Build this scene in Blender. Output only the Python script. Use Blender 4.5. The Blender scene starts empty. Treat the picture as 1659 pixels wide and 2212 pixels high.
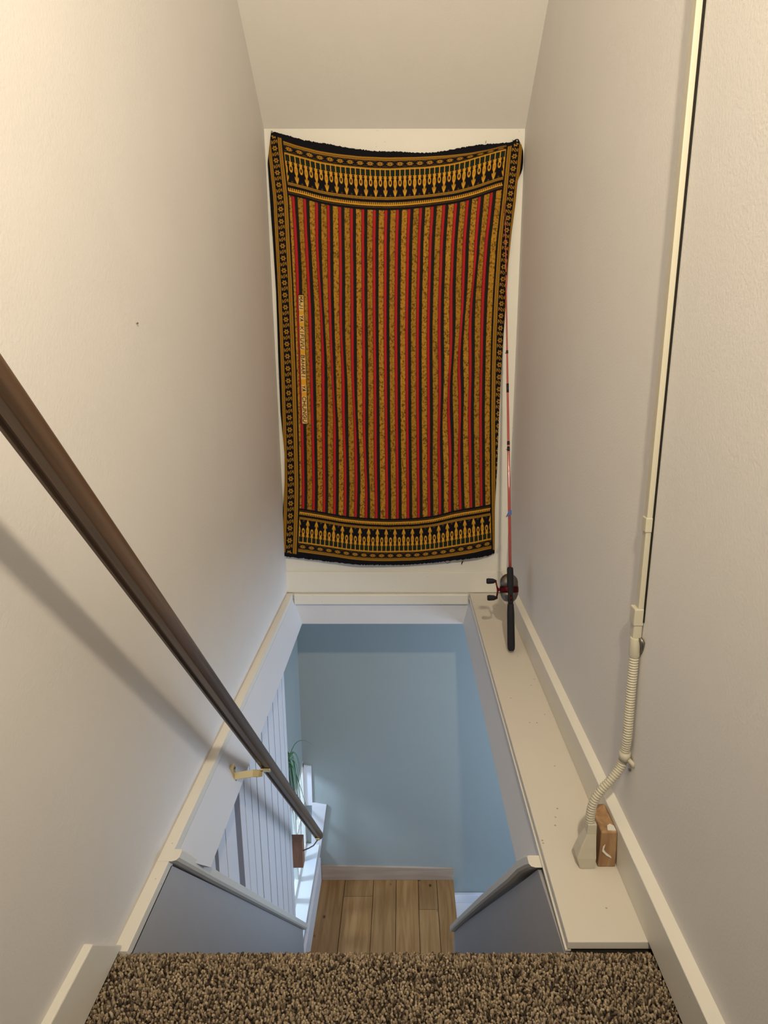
import bpy, bmesh, math, random
import numpy as np
from mathutils import Vector, Matrix

random.seed(7)
rng = np.random.default_rng(7)
S = bpy.context.scene
C = S.collection

# ------------------------------------------------------------------ camera
F, CX, CY, H = 1370.0, 870.0, 1106.0, 1.23
PITCH = math.radians(13.86)
cam_d = bpy.data.cameras.new('camera')
cam = bpy.data.objects.new('camera', cam_d); C.objects.link(cam)
cam.location = (0, 0, H)
cam.rotation_euler = (math.pi/2 - PITCH, 0, 0)
cam_d.sensor_fit = 'AUTO'; cam_d.sensor_width = 36
cam_d.lens = F/2212*36
cam_d.shift_x = -(CX-829.5)/2212
cam_d.clip_start = 0.02
S.camera = cam

# ------------------------------------------------------------------ world, lights, exposure
w = bpy.data.worlds.new('world'); S.world = w; w.use_nodes = True
w.node_tree.nodes['Background'].inputs[0].default_value = (0.52, 0.74, 1.0, 1)
w.node_tree.nodes['Background'].inputs[1].default_value = 1.5
S.view_settings.view_transform = 'Standard'
S.view_settings.look = 'None'
S.view_settings.gamma = 1
S.view_settings.use_curve_mapping = False
S.view_settings.exposure = 0.0

def light(name, typ, loc, energy, color, size=None, rot=(0,0,0), size_y=None):
    d = bpy.data.lights.new(name, typ); d.energy = energy; d.color = color
    if typ == 'AREA':
        d.shape = 'RECTANGLE'; d.size = size; d.size_y = size_y or size
    elif size is not None:
        d.shadow_soft_size = size
    o = bpy.data.objects.new(name, d); C.objects.link(o)
    o.location = loc; o.rotation_euler = rot
    return o
lamp = light('assumed_ceiling_spot', 'SPOT', (0.20, -0.26, 2.38), 204, (1.0, 0.845, 0.615), 0.045)  # unseen lamp assumed from the rail shadow; cone shaped to dim the lower walls
lamp.data.spot_size = math.radians(158); lamp.data.spot_blend = 1.0
lamp.rotation_euler = Vector((-0.12, 1.0, -0.20)).to_track_quat('-Z', 'Y').to_euler()
# daylight of the lower floor: the low window in view and an added panel for an assumed window in the room below
light('added_room_daylight', 'AREA', (2.1, 2.6, -1.1), 42, (0.63, 0.79, 1.0), 1.2, (0, math.radians(90), 0), 1.3)  # added light panel before a solid wall; its window is only assumed
light('low_window_daylight', 'AREA', (-1.35, 3.40, -1.15), 14, (0.62, 0.80, 1.0), 0.16, (0, math.radians(-52), 0), 0.16)
# added cool ambient fill behind the landing; no window stands there
light('attic_fill_light', 'AREA', (0.1, -2.1, 1.3), 4, (0.70, 0.83, 1.0), 0.9, (math.radians(90), 0, 0), 1.2)

# ------------------------------------------------------------------ helpers
FW = Vector((0, math.cos(PITCH), -math.sin(PITCH))); UP = Vector((0, math.sin(PITCH), math.cos(PITCH)))
def at(x, y, axis, val):
    """world point seen at photo pixel x, y on the plane axis=val"""
    d = FW*F + UP*(CY-y) + Vector((1, 0, 0))*(x-CX)
    o = Vector((0, 0, H)); i = 'XYZ'.index(axis)
    return o + d*((val-o[i])/d[i])

def node_mat(name):
    m = bpy.data.materials.new(name); m.use_nodes = True
    nt = m.node_tree; b = nt.nodes['Principled BSDF']
    return m, nt, b
def lin(r, g, b):
    f = lambda c: ((c/255+0.055)/1.055)**2.4 if c/255 > 0.04045 else c/255/12.92
    return (f(r), f(g), f(b), 1)
def paint(name, col, rough=0.6, bump=0.15, scale=220, spec=0.3, var=0.03, bscale2=None):
    m, nt, b = node_mat(name)
    N = nt.nodes; L = nt.links
    tc = N.new('ShaderNodeTexCoord')
    n1 = N.new('ShaderNodeTexNoise'); n1.inputs['Scale'].default_value = scale; n1.inputs['Detail'].default_value = 4
    n2 = N.new('ShaderNodeTexNoise'); n2.inputs['Scale'].default_value = 5; n2.inputs['Detail'].default_value = 3
    L.new(tc.outputs['Object'], n1.inputs['Vector']); L.new(tc.outputs['Object'], n2.inputs['Vector'])
    mx = N.new('ShaderNodeMix'); mx.data_type = 'RGBA'
    mx.inputs[6].default_value = tuple(c*(1-var) for c in col[:3])+(1,)
    mx.inputs[7].default_value = tuple(min(1, c*(1+var)) for c in col[:3])+(1,)
    L.new(n2.outputs['Fac'], mx.inputs[0]); L.new(mx.outputs[2], b.inputs['Base Color'])
    bp = N.new('ShaderNodeBump'); bp.inputs['Strength'].default_value = bump; bp.inputs['Distance'].default_value = 0.002
    L.new(n1.outputs['Fac'], bp.inputs['Height']); L.new(bp.outputs['Normal'], b.inputs['Normal'])
    b.inputs['Roughness'].default_value = rough
    b.inputs['Specular IOR Level'].default_value = spec
    return m
def wood(name, c1, c2, axis='Y', scale=3.0, rough=0.5, knots=False, stretch=14):
    m, nt, b = node_mat(name); N = nt.nodes; L = nt.links
    tc = N.new('ShaderNodeTexCoord'); mp = N.new('ShaderNodeMapping')
    sc = [scale*stretch]*3; sc['XYZ'.index(axis)] = scale
    mp.inputs['Scale'].default_value = sc
    L.new(tc.outputs['Object'], mp.inputs['Vector'])
    n = N.new('ShaderNodeTexNoise'); n.inputs['Scale'].default_value = 1; n.inputs['Detail'].default_value = 6; n.inputs['Distortion'].default_value = 0.8
    L.new(mp.outputs['Vector'], n.inputs['Vector'])
    r = N.new('ShaderNodeValToRGB'); r.color_ramp.elements[0].position = 0.35; r.color_ramp.elements[1].position = 0.68
    r.color_ramp.elements[0].color = c1; r.color_ramp.elements[1].color = c2
    L.new(n.outputs['Fac'], r.inputs['Fac'])
    out = r.outputs['Color']
    if knots:
        v = N.new('ShaderNodeTexVoronoi'); v.inputs['Scale'].default_value = 7.5
        mp2 = N.new('ShaderNodeMapping'); mp2.inputs['Scale'].default_value = (1.2, 0.8, 1)
        L.new(tc.outputs['Object'], mp2.inputs['Vector']); L.new(mp2.outputs['Vector'], v.inputs['Vector'])
        r2 = N.new('ShaderNodeValToRGB'); r2.color_ramp.elements[0].position = 0.05; r2.color_ramp.elements[1].position = 0.12
        r2.color_ramp.elements[0].color = (0.12, 0.07, 0.04, 1); r2.color_ramp.elements[1].color = (1, 1, 1, 1)
        L.new(v.outputs['Distance'], r2.inputs['Fac'])
        mul = N.new('ShaderNodeMix'); mul.data_type = 'RGBA'; mul.blend_type = 'MULTIPLY'; mul.inputs[0].default_value = 1
        L.new(out, mul.inputs[6]); L.new(r2.outputs['Color'], mul.inputs[7]); out = mul.outputs[2]
        at_ = N.new('ShaderNodeAttribute'); at_.attribute_name = 'tone'
        mul2 = N.new('ShaderNodeMix'); mul2.data_type = 'RGBA'; mul2.blend_type = 'MULTIPLY'; mul2.inputs[0].default_value = 1
        L.new(out, mul2.inputs[6]); L.new(at_.outputs['Color'], mul2.inputs[7]); out = mul2.outputs[2]
    L.new(out, b.inputs['Base Color'])
    bp = N.new('ShaderNodeBump'); bp.inputs['Strength'].default_value = 0.15; bp.inputs['Distance'].default_value = 0.002
    L.new(n.outputs['Fac'], bp.inputs['Height']); L.new(bp.outputs['Normal'], b.inputs['Normal'])
    b.inputs['Roughness'].default_value = rough
    return m
def attr_mat(name, attr, rough=0.8, sheen=0.0, bump=None):
    m, nt, b = node_mat(name); N = nt.nodes; L = nt.links
    a = N.new('ShaderNodeAttribute'); a.attribute_name = attr
    L.new(a.outputs['Color'], b.inputs['Base Color'])
    b.inputs['Roughness'].default_value = rough
    b.inputs['Specular IOR Level'].default_value = 0.15
    if bump:
        tc = N.new('ShaderNodeTexCoord'); n = N.new('ShaderNodeTexNoise'); n.inputs['Scale'].default_value = bump
        L.new(tc.outputs['Object'], n.inputs['Vector'])
        bp = N.new('ShaderNodeBump'); bp.inputs['Strength'].default_value = 0.3; bp.inputs['Distance'].default_value = 0.001
        L.new(n.outputs['Fac'], bp.inputs['Height']); L.new(bp.outputs['Normal'], b.inputs['Normal'])
    return m
def metal(name, col, rough=0.3):
    m = paint(name, col, rough, 0.05, 60, 0.5); m.node_tree.nodes['Principled BSDF'].inputs['Metallic'].default_value = 1; return m

M = {}
M['wall'] = paint('wall_paint', (0.73, 0.715, 0.705, 1), 0.62, 0.30, 160)
M['ceil'] = paint('ceiling_paint', (0.76, 0.74, 0.70, 1), 0.7, 0.2, 180)
M['white'] = paint('trim_paint', (0.76, 0.74, 0.68, 1), 0.42, 0.10, 90, 0.4)
M['ledge'] = paint('ledge_paint', (0.68, 0.645, 0.58, 1), 0.45, 0.12, 70, 0.4)
M['shaft'] = paint('shaft_paint', (0.66, 0.67, 0.71, 1), 0.5, 0.12, 120, 0.4)
M['board'] = paint('beadboard_paint', (0.74, 0.73, 0.77, 1), 0.45, 0.10, 60, 0.4)
M['taupe'] = paint('shaded_taupe_backing', (0.19, 0.175, 0.19, 1), 0.7, 0.1, 60)  # taupe, darkened in colour for the shade inside the board gaps
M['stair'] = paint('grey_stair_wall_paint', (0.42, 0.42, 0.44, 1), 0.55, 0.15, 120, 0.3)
M['blue'] = paint('blue_wall_paint', (0.345, 0.38, 0.375, 1), 0.75, 0.15, 160)
M['bare'] = wood('bare_baseboard_wood', (0.38, 0.28, 0.21, 1), (0.47, 0.36, 0.28, 1), 'X', 2.0, 0.7)
M['pine'] = wood('pine_planks', (0.25, 0.12, 0.035, 1), (0.37, 0.20, 0.075, 1), 'Y', 2.2, 0.5, True)
M['rail'] = wood('handrail_varnished_wood', (0.060, 0.033, 0.018, 1), (0.165, 0.098, 0.056, 1), 'Z', 1.2, 0.42, stretch=40)
M['brass'] = metal('brass', (0.80, 0.66, 0.36, 1), 0.28)
M['steel'] = metal('dark_steel', (0.25, 0.23, 0.20, 1), 0.45)
M['plastic'] = paint('beige_plastic', (0.53, 0.50, 0.40, 1), 0.45, 0.06, 60, 0.45)
M['scrap'] = wood('scrap_wood', (0.26, 0.14, 0.065, 1), (0.46, 0.29, 0.15, 1), 'Z', 6, 0.7, stretch=6)
M['redwood'] = wood('reddish_block_wood', (0.26, 0.13, 0.08, 1), (0.34, 0.18, 0.11, 1), 'Z', 6, 0.6, stretch=6)
M['black'] = paint('black_foam', (0.012, 0.012, 0.016, 1), 0.75, 0.4, 500, 0.3)
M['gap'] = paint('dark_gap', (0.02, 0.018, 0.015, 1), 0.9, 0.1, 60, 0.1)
M['rodred'] = paint('red_rod_lacquer', (0.42, 0.07, 0.055, 1), 0.12, 0.0, 60, 0.9)
M['wrap'] = paint('black_thread_wrap', (0.015, 0.012, 0.012, 1), 0.4, 0.1, 800)
M['reelgrey'] = metal('reel_grey_metal', (0.22, 0.20, 0.18, 1), 0.45)
M['reelred'] = metal('reel_dark_red_metal', (0.12, 0.012, 0.016, 1), 0.35)
M['tape'] = paint('blue_tape', (0.06, 0.12, 0.36, 1), 0.6, 0.1, 300)
M['leaf'] = paint('green_leaf', (0.11, 0.27, 0.14, 1), 0.4, 0.1, 60, 0.5, 0.3)
M['pot'] = paint('dark_pot_plastic', (0.03, 0.035, 0.04, 1), 0.5, 0.1, 60)
M['soil'] = paint('potting_soil', (0.04, 0.025, 0.015, 1), 0.95, 0.6, 300)
M['carpetbase'] = paint('carpet_backing', (0.045, 0.034, 0.022, 1), 0.95, 0.6, 500, 0.05)
def speckle_carpet():
    m, nt, b = node_mat('speckled_carpet'); N = nt.nodes; L = nt.links
    tc = N.new('ShaderNodeTexCoord'); n = N.new('ShaderNodeTexNoise'); n.inputs['Scale'].default_value = 170; n.inputs['Detail'].default_value = 3
    L.new(tc.outputs['Object'], n.inputs['Vector']); c = N.new('ShaderNodeValToRGB')
    c.color_ramp.elements[0].position = .40; c.color_ramp.elements[1].position = .60
    c.color_ramp.elements[0].color = (.07, .05, .032, 1); c.color_ramp.elements[1].color = (.32, .24, .155, 1)
    L.new(n.outputs['Fac'], c.inputs['Fac']); L.new(c.outputs['Color'], b.inputs['Base Color']); b.inputs['Roughness'].default_value = 1
    bp = N.new('ShaderNodeBump'); bp.inputs['Strength'].default_value = .8; bp.inputs['Distance'].default_value = .008
    L.new(n.outputs['Fac'], bp.inputs['Height']); L.new(bp.outputs['Normal'], b.inputs['Normal']); return m
M['carpetbase'] = speckle_carpet()
M['carpet'] = attr_mat('carpet_pile', 'tuft', 0.95)
M['cloth'] = attr_mat('printed_cotton', 'print', 0.85, bump=900)
M['thread'] = paint('loose_thread', (0.02, 0.02, 0.03, 1), 0.8, 0.1, 60)
M['sill'] = paint('glossy_sill_paint', (0.74, 0.76, 0.80, 1), 0.16, 0.03, 20, 0.6)
def specks(m, scale, size, col):
    nt = m.node_tree; N = nt.nodes; L = nt.links; b = N['Principled BSDF']
    src = b.inputs['Base Color'].links[0].from_socket
    tc = N.new('ShaderNodeTexCoord'); v = N.new('ShaderNodeTexVoronoi'); v.inputs['Scale'].default_value = scale
    nz = N.new('ShaderNodeTexNoise'); nz.inputs['Scale'].default_value = 9; L.new(tc.outputs['Object'], nz.inputs['Vector'])
    L.new(tc.outputs['Object'], v.inputs['Vector'])
    a = N.new('ShaderNodeMath'); a.operation = 'LESS_THAN'; a.inputs[1].default_value = size; L.new(v.outputs['Distance'], a.inputs[0])
    c = N.new('ShaderNodeMath'); c.operation = 'GREATER_THAN'; c.inputs[1].default_value = 0.56; L.new(nz.outputs['Fac'], c.inputs[0])
    d = N.new('ShaderNodeMath'); d.operation = 'MULTIPLY'; L.new(a.outputs[0], d.inputs[0]); L.new(c.outputs[0], d.inputs[1])
    e = N.new('ShaderNodeMath'); e.operation = 'MULTIPLY'; e.inputs[1].default_value = 0.7; L.new(d.outputs[0], e.inputs[0])
    x = N.new('ShaderNodeMix'); x.data_type = 'RGBA'; x.inputs[7].default_value = col
    L.new(e.outputs[0], x.inputs[0]); L.new(src, x.inputs[6]); L.new(x.outputs[2], b.inputs['Base Color'])
specks(M['ledge'], 34, 0.10, (0.25, 0.20, 0.15, 1))
specks(M['white'], 45, 0.07, (0.30, 0.22, 0.15, 1))
def glass():
    m, nt, b = node_mat('window_glass'); N = nt.nodes; L = nt.links
    t = N.new('ShaderNodeBsdfTransparent'); g = N.new('ShaderNodeBsdfGlossy'); g.inputs['Roughness'].default_value = 0.02
    x = N.new('ShaderNodeMixShader'); x.inputs[0].default_value = 0.06
    L.new(t.outputs[0], x.inputs[1]); L.new(g.outputs[0], x.inputs[2]); L.new(x.outputs[0], N['Material Output'].inputs['Surface'])
    return m
M['glass'] = glass()

def tag(o, label=None, cat=None, group=None, kind=None):
    if label: o['label'] = label
    if cat: o['category'] = cat
    if group: o['group'] = group
    if kind: o['kind'] = kind
    return o
def empty(name, loc, label, cat, group=None):
    o = bpy.data.objects.new(name, None); C.objects.link(o); o.location = loc; o.empty_display_size = 0.05
    bpy.context.view_layer.update()
    return tag(o, label, cat, group)
class MB:
    def __init__(s): s.v = []; s.f = []; s.smooth = []
    def add(s, vs, fs, smooth=False):
        k = len(s.v); s.v += [tuple(v) for v in vs]; s.f += [tuple(i+k for i in f) for f in fs]; s.smooth += [smooth]*len(fs); return s
    def box(s, a, b):
        x0, y0, z0 = a; x1, y1, z1 = b
        vs = [(x0,y0,z0),(x1,y0,z0),(x1,y1,z0),(x0,y1,z0),(x0,y0,z1),(x1,y0,z1),(x1,y1,z1),(x0,y1,z1)]
        return s.add(vs, [(3,2,1,0),(4,5,6,7),(0,1,5,4),(1,2,6,5),(2,3,7,6),(3,0,4,7)])
    def loft(s, rings, smooth=False, caps=True):
        n = len(rings[0]); vs = [p for r in rings for p in r]; fs = []
        for i in range(len(rings)-1):
            for j in range(n):
                fs.append((i*n+j, i*n+(j+1) % n, (i+1)*n+(j+1) % n, (i+1)*n+j))
        s.add(vs, fs, smooth)
        if caps: s.add(rings[0], [tuple(reversed(range(n)))]); s.add(rings[-1], [tuple(range(n))])
        return s
    def tube(s, path, rad, n=12, smooth=True, flat=1.0, caps=True):
        path = [Vector(p) for p in path]
        if not hasattr(rad, '__len__'): rad = [rad]*len(path)
        rings = []; ref = None
        for i, p in enumerate(path):
            t = (path[min(i+1, len(path)-1)]-path[max(i-1, 0)]).normalized()
            if ref is None:
                ref = Vector((0,0,1)) if abs(t.z) < 0.9 else Vector((1,0,0))
            u = (ref - t*ref.dot(t)).normalized(); ref = u; v = t.cross(u)
            rings.append([p+(u*math.cos(a)+v*math.sin(a)*flat)*rad[i] for a in [2*math.pi*k/n for k in range(n)]])
        return s.loft(rings, smooth, caps)
    def build(s, name, mat, parent=None, bevel=None, kind=None, label=None):
        me = bpy.data.meshes.new(name); me.from_pydata(s.v, [], s.f)
        me.polygons.foreach_set('use_smooth', s.smooth); me.materials.append(mat); me.update()
        bm = bmesh.new(); bm.from_mesh(me); bmesh.ops.remove_doubles(bm, verts=bm.verts, dist=1e-6)
        bmesh.ops.recalc_face_normals(bm, faces=bm.faces); bm.to_mesh(me); bm.free()
        o = bpy.data.objects.new(name, me); C.objects.link(o)
        if parent is not None:
            o.parent = parent; o.matrix_parent_inverse = parent.matrix_world.inverted()
        if bevel:
            md = o.modifiers.new('bevel', 'BEVEL'); md.width = bevel; md.segments = 2; md.limit_method = 'ANGLE'
        if kind: o['kind'] = kind
        if label: o['label'] = label
        return o
def prismX(poly, x0, x1):
    """polygon in (Y, Z), extruded along X; x0/x1 numbers or functions of (Y, Z)"""
    g0 = x0 if callable(x0) else (lambda y, z: x0); g1 = x1 if callable(x1) else (lambda y, z: x1)
    n = len(poly)
    a = [(g0(y, z), y, z) for y, z in poly]; b = [(g1(y, z), y, z) for y, z in poly]
    m = MB(); m.add(a+b, [tuple(range(n)), tuple(reversed(range(n, 2*n)))]+[(i, i+n, (i+1) % n+n, (i+1) % n) for i in range(n)])
    return m
def struct(m, name, mat, label, bevel=None):
    o = m.build(name, mat, bevel=bevel); tag(o, label, kind='structure'); return o
def thing(m, name, mat, label, cat, bevel=None, group=None):
    o = m.build(name, mat, bevel=bevel); return tag(o, label, cat, group)

# ------------------------------------------------------------------ dimensions
XL, XR, YF, YE = -0.616, 0.549, 3.188, 1.096
ZL = -2.50            # lower floor
YB = 3.88             # lower far wall
ZC = -0.18            # underside of the landing structure

# ------------------------------------------------------------------ structure, upper
ceilz = lambda y: 2.222+(YF-y)*0.795
wallpoly = [(-2.2, 0), (-2.2, 3.45), (YF-(3.45-2.222)/0.795, 3.45), (YF, 2.222), (YF, 0)]
wl = prismX([(-2.2, -0.05), (-2.2, 3.45), (YF-(3.45-2.222)/0.795, 3.45), (YF, 2.222), (YF, -0.02)], XL-0.10, lambda y, z: XL-0.004*z)
struct(wl, 'wall_left', M['wall'], 'tall off-white plaster wall on the left behind the wooden handrail')
wr = prismX([(-2.2, -0.05), (-2.2, 3.45), (YF-(3.45-2.222)/0.795, 3.45), (YF, 2.222), (YF, -0.02)], lambda y, z: XR+0.001*z, XR+0.10)
struct(wr, 'wall_right', M['wall'], 'tall off-white plaster wall on the right carrying the beige conduit')
wf = MB().box((XL-0.1, YF, -0.02), (XR+0.1, YF+0.08, 2.30))
struct(wf, 'wall_far', M['white'], 'cream painted end wall behind the printed cloth hanging')
y0 = YF-(3.45-2.222)/0.795
cl = prismX([(YF+0.08, 2.222-0.08*0.795), (YF+0.08, 2.34), (y0, 3.55), (-2.3, 3.55), (-2.3, 3.45), (y0, 3.45)], XL-0.1, XR+0.1)
struct(cl, 'ceiling', M['ceil'], 'sloping off-white ceiling above the printed cloth hanging')
struct(MB().box((XL-0.1, -2.3, -0.1), (XR+0.1, -2.2, 3.5)), 'wall_back', M['wall'], 'plain attic wall behind the viewer')
# landing slab and its face
ld = MB().box((XL-0.02, -2.2, -0.22), (XR+0.02, YE-0.045, -0.022))
struct(ld, 'floor', M['carpetbase'], 'landing floor under the brown speckled carpet')
# boards on the far wall and around the opening
fb = MB().box((XL-0.006, YF-0.008, 0.003), (XR, YF+0.01, 0.118))
struct(fb, 'baseboard_far', M['white'], 'white flat board along the foot of the end wall under the cloth', 0.002)
bl = prismX([(-2.0, 0.004), (-2.0, 0.124), (0.992, 0.124), (YE+0.001, 0.004)], XL-0.005, -0.600)
struct(bl, 'baseboard_left', M['white'], 'short white baseboard on the left wall ending at the carpet edge', 0.003)
br = MB()
pr = [(0.530, 0.0), (0.521, 0.122), (XR+0.004, 0.126), (XR+0.004, 0.0)]
br.loft([[(x, -2.0, z) for x, z in pr], [(x, YF-0.01, z) for x, z in pr]])
struct(br, 'baseboard_right', M['white'], 'long white baseboard running along the right wall above the ledge', 0.002)
# left edge strip
t1 = MB().box((XL-0.003, YE-0.01, -0.03), (-0.586, YF-0.012, 0.0))
struct(t1, 'trim_1', M['white'], 'narrow cream edge strip between left wall and stair opening', 0.0015)
# right ledge board with lip
lg = MB().box((0.357, YE+0.012, -0.020), (XR-0.0, YF-0.012, 0.0))
struct(lg, 'trim_2', M['ledge'], 'wide cream ledge board along the right side of the stair opening', 0.002)
lip = MB().box((0.353, YE+0.014, -0.028), (0.366, YF-0.02, -0.0225))
struct(lip, 'trim_3', M['white'], 'thin white lip under the inner edge of the right ledge', 0.001)
# far nosing
nz = MB().box((-0.580, YF-0.020, -0.062), (0.350, YF+0.01, -0.003))
struct(nz, 'trim_4', M['white'], 'white nosing board along the far edge of the stair opening', 0.006)

# ------------------------------------------------------------------ shaft
def capline_l(y): return 0.0-(y-1.35)*1.203
# left header (leans in a little) and the sloping stair wall under the cap
hl = MB()
hy = [1.30, 2.2, YF]
hl.loft([[(-0.586, y, -0.031), (-0.545, y+d, ZC), (-0.72, y+d, ZC), (-0.72, y, -0.031)] for y, d in ((1.378, .128), (2.2, 0), (YF, 0))])
struct(hl, 'wall_header_left', M['shaft'], 'pale blue-lit floor edge on the left side of the stair opening')
hr = MB()
hr.loft([[(0.362, y, -0.029), (0.326, y+d, ZC), (2.3, y+d, ZC), (2.3, y, -0.029)] for y, d in ((1.37, .14), (2.2, 0), (YF+0.02, 0))])
struct(hr, 'wall_header_right', M['shaft'], 'lavender-lit floor edge under the right ledge of the stair opening')
hf = MB().box((-0.62, YF, ZC), (0.6, YB+0.1, -0.022))
struct(MB().box((0.365, YE-0.06, -0.30), (0.70, 1.56, -0.026)), 'shade_fill_right', M['gap'], 'near-black fill painted as shade under the near end of the right ledge')  # near-black block stands for the shade below the ledge end
struct(hf, 'wall_header_far', M['shaft'], 'blue-lit floor edge at the far end of the stair opening')
ex = MB().box((0.6, -0.1, ZC+0.001), (2.3, YB+0.1, -0.03))
struct(ex, 'ceiling_lower', M['ceil'], 'underside of the upper floor over the room below')

wlp = [(YE-0.05, -0.024), (1.345, -0.024), (3.03, capline_l(3.03)-0.01), (3.03, ZL), (YE-0.05, ZL)]
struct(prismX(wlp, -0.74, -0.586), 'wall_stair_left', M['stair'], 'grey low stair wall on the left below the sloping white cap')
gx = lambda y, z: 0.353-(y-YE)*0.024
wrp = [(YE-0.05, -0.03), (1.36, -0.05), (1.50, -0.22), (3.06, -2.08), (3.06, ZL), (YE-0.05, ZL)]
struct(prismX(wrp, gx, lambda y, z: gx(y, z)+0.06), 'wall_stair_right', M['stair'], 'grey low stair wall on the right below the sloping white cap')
# caps
def cap(pts, xa, xb, name, label, sgn):
    """moulded cap following the stair slope; pts = (y, z) of top line"""
    m = MB(); rings = []
    for i, (y, z) in enumerate(pts):
        a = Vector(pts[max(i-1, 0)]); b = Vector(pts[min(i+1, len(pts)-1)]); t = (b-a).normalized()
        n = Vector((-t.y, t.x)); n = n if n.y > 0 else -n
        if i == 0: n = Vector((1.0, 0.0))*1.25
        A = xa(y) if (i or sgn < 0) else -0.6155; B = xb(y); w = B-A
        e = .004*(1 if w > 0 else -1)
        prof = [(A, 0), (B-e, 0), (B, -0.004), (B, -0.022), (B-e*1.2, -0.029), (B-e*3.5, -0.032), (A, -0.032)]
        rings.append([(x, y+n.x*d, z+n.y*d) for x, d in prof])
    m.loft(rings)
    struct(m, name, M['white'], label)
lpts = [(1.372, 0.0008)]+[(1.372+(3.075-1.372)*k/8, -(3.075-1.372)*k/8*1.203) for k in range(1, 9)]
cap(lpts, lambda y: -0.700, lambda y: -0.564, 'trim_5', 'white moulded cap sloping down the left stair wall', 1)
rpts = [(1.385, -0.030), (1.42, -0.062), (1.50, -0.15), (1.62, -0.30), (1.80, -0.515), (2.1, -0.875), (2.5, -1.36), (2.9, -1.845), (3.09, -2.08)]
cap(rpts, lambda y: gx(y, 0)+0.075, lambda y: gx(y, 0)-0.024, 'trim_6', 'white moulded cap curving down the right stair wall', -1)

# vertical white boards between header and left cap
bb = MB()
gaps = [(1.40, 1.42), (1.74, 1.775), (1.86, 1.865), (1.985, 2.055), (2.12, 2.126), (2.215, 2.222), (2.31, 2.322), (2.436, 2.448), (2.562, 2.574), (2.68, 2.692), (2.797, 2.809), (2.905, 2.915), (2.972, 2.98)]
for k in range(len(gaps)-1):
    y, y1 = gaps[k][1], gaps[k+1][0]; off = 0.003*(k % 2)
    bb.loft([[(-0.6132, y, z0), (-0.612, y+0.002, z0), (-0.612, y1-0.004, z0), (-0.6132, y1, z0), (-0.6142, y1, z0), (-0.6142, y, z0)]
             for z0 in (ZC+0.002, max(capline_l(y1)-0.05, ZL))])
struct(bb, 'wall_board_left', M['board'], 'white vertical boards between the left floor edge and the sloping cap')

struct(prismX([(1.42, ZC), (2.972, ZC), (2.972, capline_l(2.972)-0.02)], -0.74, -0.6143), 'wall_backing_left', M['taupe'], 'taupe backing, coloured dark for shade, in the gaps of the white boards')

# ------------------------------------------------------------------ lower room
struct(MB().box((-0.80, YB, -3.6), (2.3, YB+0.1, -0.03)), 'wall_far_lower', M['blue'], 'large blue-grey wall of the room below')
struct(MB().box((2.2, -0.1, -3.6), (2.3, YB, -0.2)).box((0.5, 0.9, -3.6), (2.2, 1.0, -0.2)), 'wall_right_lower', M['blue'], 'side walls of the room below')
# window wall with low window: opening Y 3.04..3.86, z -2.2..-1.5
ww = MB()
ww.box((-0.80, 2.9, -1.52), (-0.70, YB, -0.15)).box((-0.80, 2.9, -3.6), (-0.70, YB, -2.22)).box((-0.80, 2.9, -2.22), (-0.70, 3.04, -1.52))
struct(ww, 'wall_window_left', M['blue'], 'pale wall around the low window beside the bottom of the stairs')
wi = MB(); ya, yb_, za, zb = 3.04, YB, -2.19, -1.52
fx0, fx1 = -0.722, -0.695
wi.box((fx0, ya, za-0.03), (fx1, yb_, za+0.02)).box((fx0, ya, zb-0.035), (fx1, yb_, zb)).box((fx0, ya, za), (fx1, ya+0.035, zb)).box((fx0, yb_-0.03, za), (fx1, yb_, zb))
wi.box((fx0, ya, -1.86), (fx1, yb_, -1.84))
for q in (0.2, 0.4, 0.6, 0.8):
    yy = ya+(yb_-ya)*q; wi.box((fx0+0.004, yy-0.019, za), (fx1-0.004, yy+0.019, zb))
wo = struct(wi, 'window_1', M['white'], 'low white window beside the bottom of the stairs', 0.002)
MB().box((-0.711, ya+0.03, za), (-0.708, yb_-0.02, zb)).build('pane', M['glass'], wo)
si = MB().box((-0.70, 3.03, -2.24), (-0.600, YB-0.001, -2.19)).box((-0.70, 3.03, ZL), (-0.612, YB-0.001, -2.24))
struct(si, 'trim_7', M['sill'], 'glossy white sill with window light beside the bottom of the stairs', 0.004)
# upright white casing at the corner of far wall and sill
a = at(674, 1736, 'Y', YB-0.02); b = at(705, 1741, 'Y', YB-0.02); c = at(690, 1856, 'Y', YB-0.02); d = at(672, 1850, 'Y', YB-0.02)
e = at(655, 1655, 'Y', YB-0.02); f_ = at(672, 1657, 'Y', YB-0.02)
cs = MB()
q = [Vector(p) for p in (a, b, c, d)]
cs.loft([[v for v in q], [v+Vector((0, 0.018, 0)) for v in q]])
q = [Vector(p) for p in (e, f_, at(675, 1740, 'Y', YB-0.012), at(655, 1740, 'Y', YB-0.012))]
for v in q: v.y = YB-0.012
cs.loft([[v for v in q], [v+Vector((0, 0.01, 0)) for v in q]])
struct(cs, 'trim_8', M['board'], 'white stepped casing at the corner of window and blue wall', 0.001)
sk = MB().box((-0.612, 3.03, ZL), (-0.594, YB-0.02, ZL+0.20))
struct(sk, 'baseboard_left_lower', M['board'], 'grey-white skirting along the left edge of the plank floor', 0.002)

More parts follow.
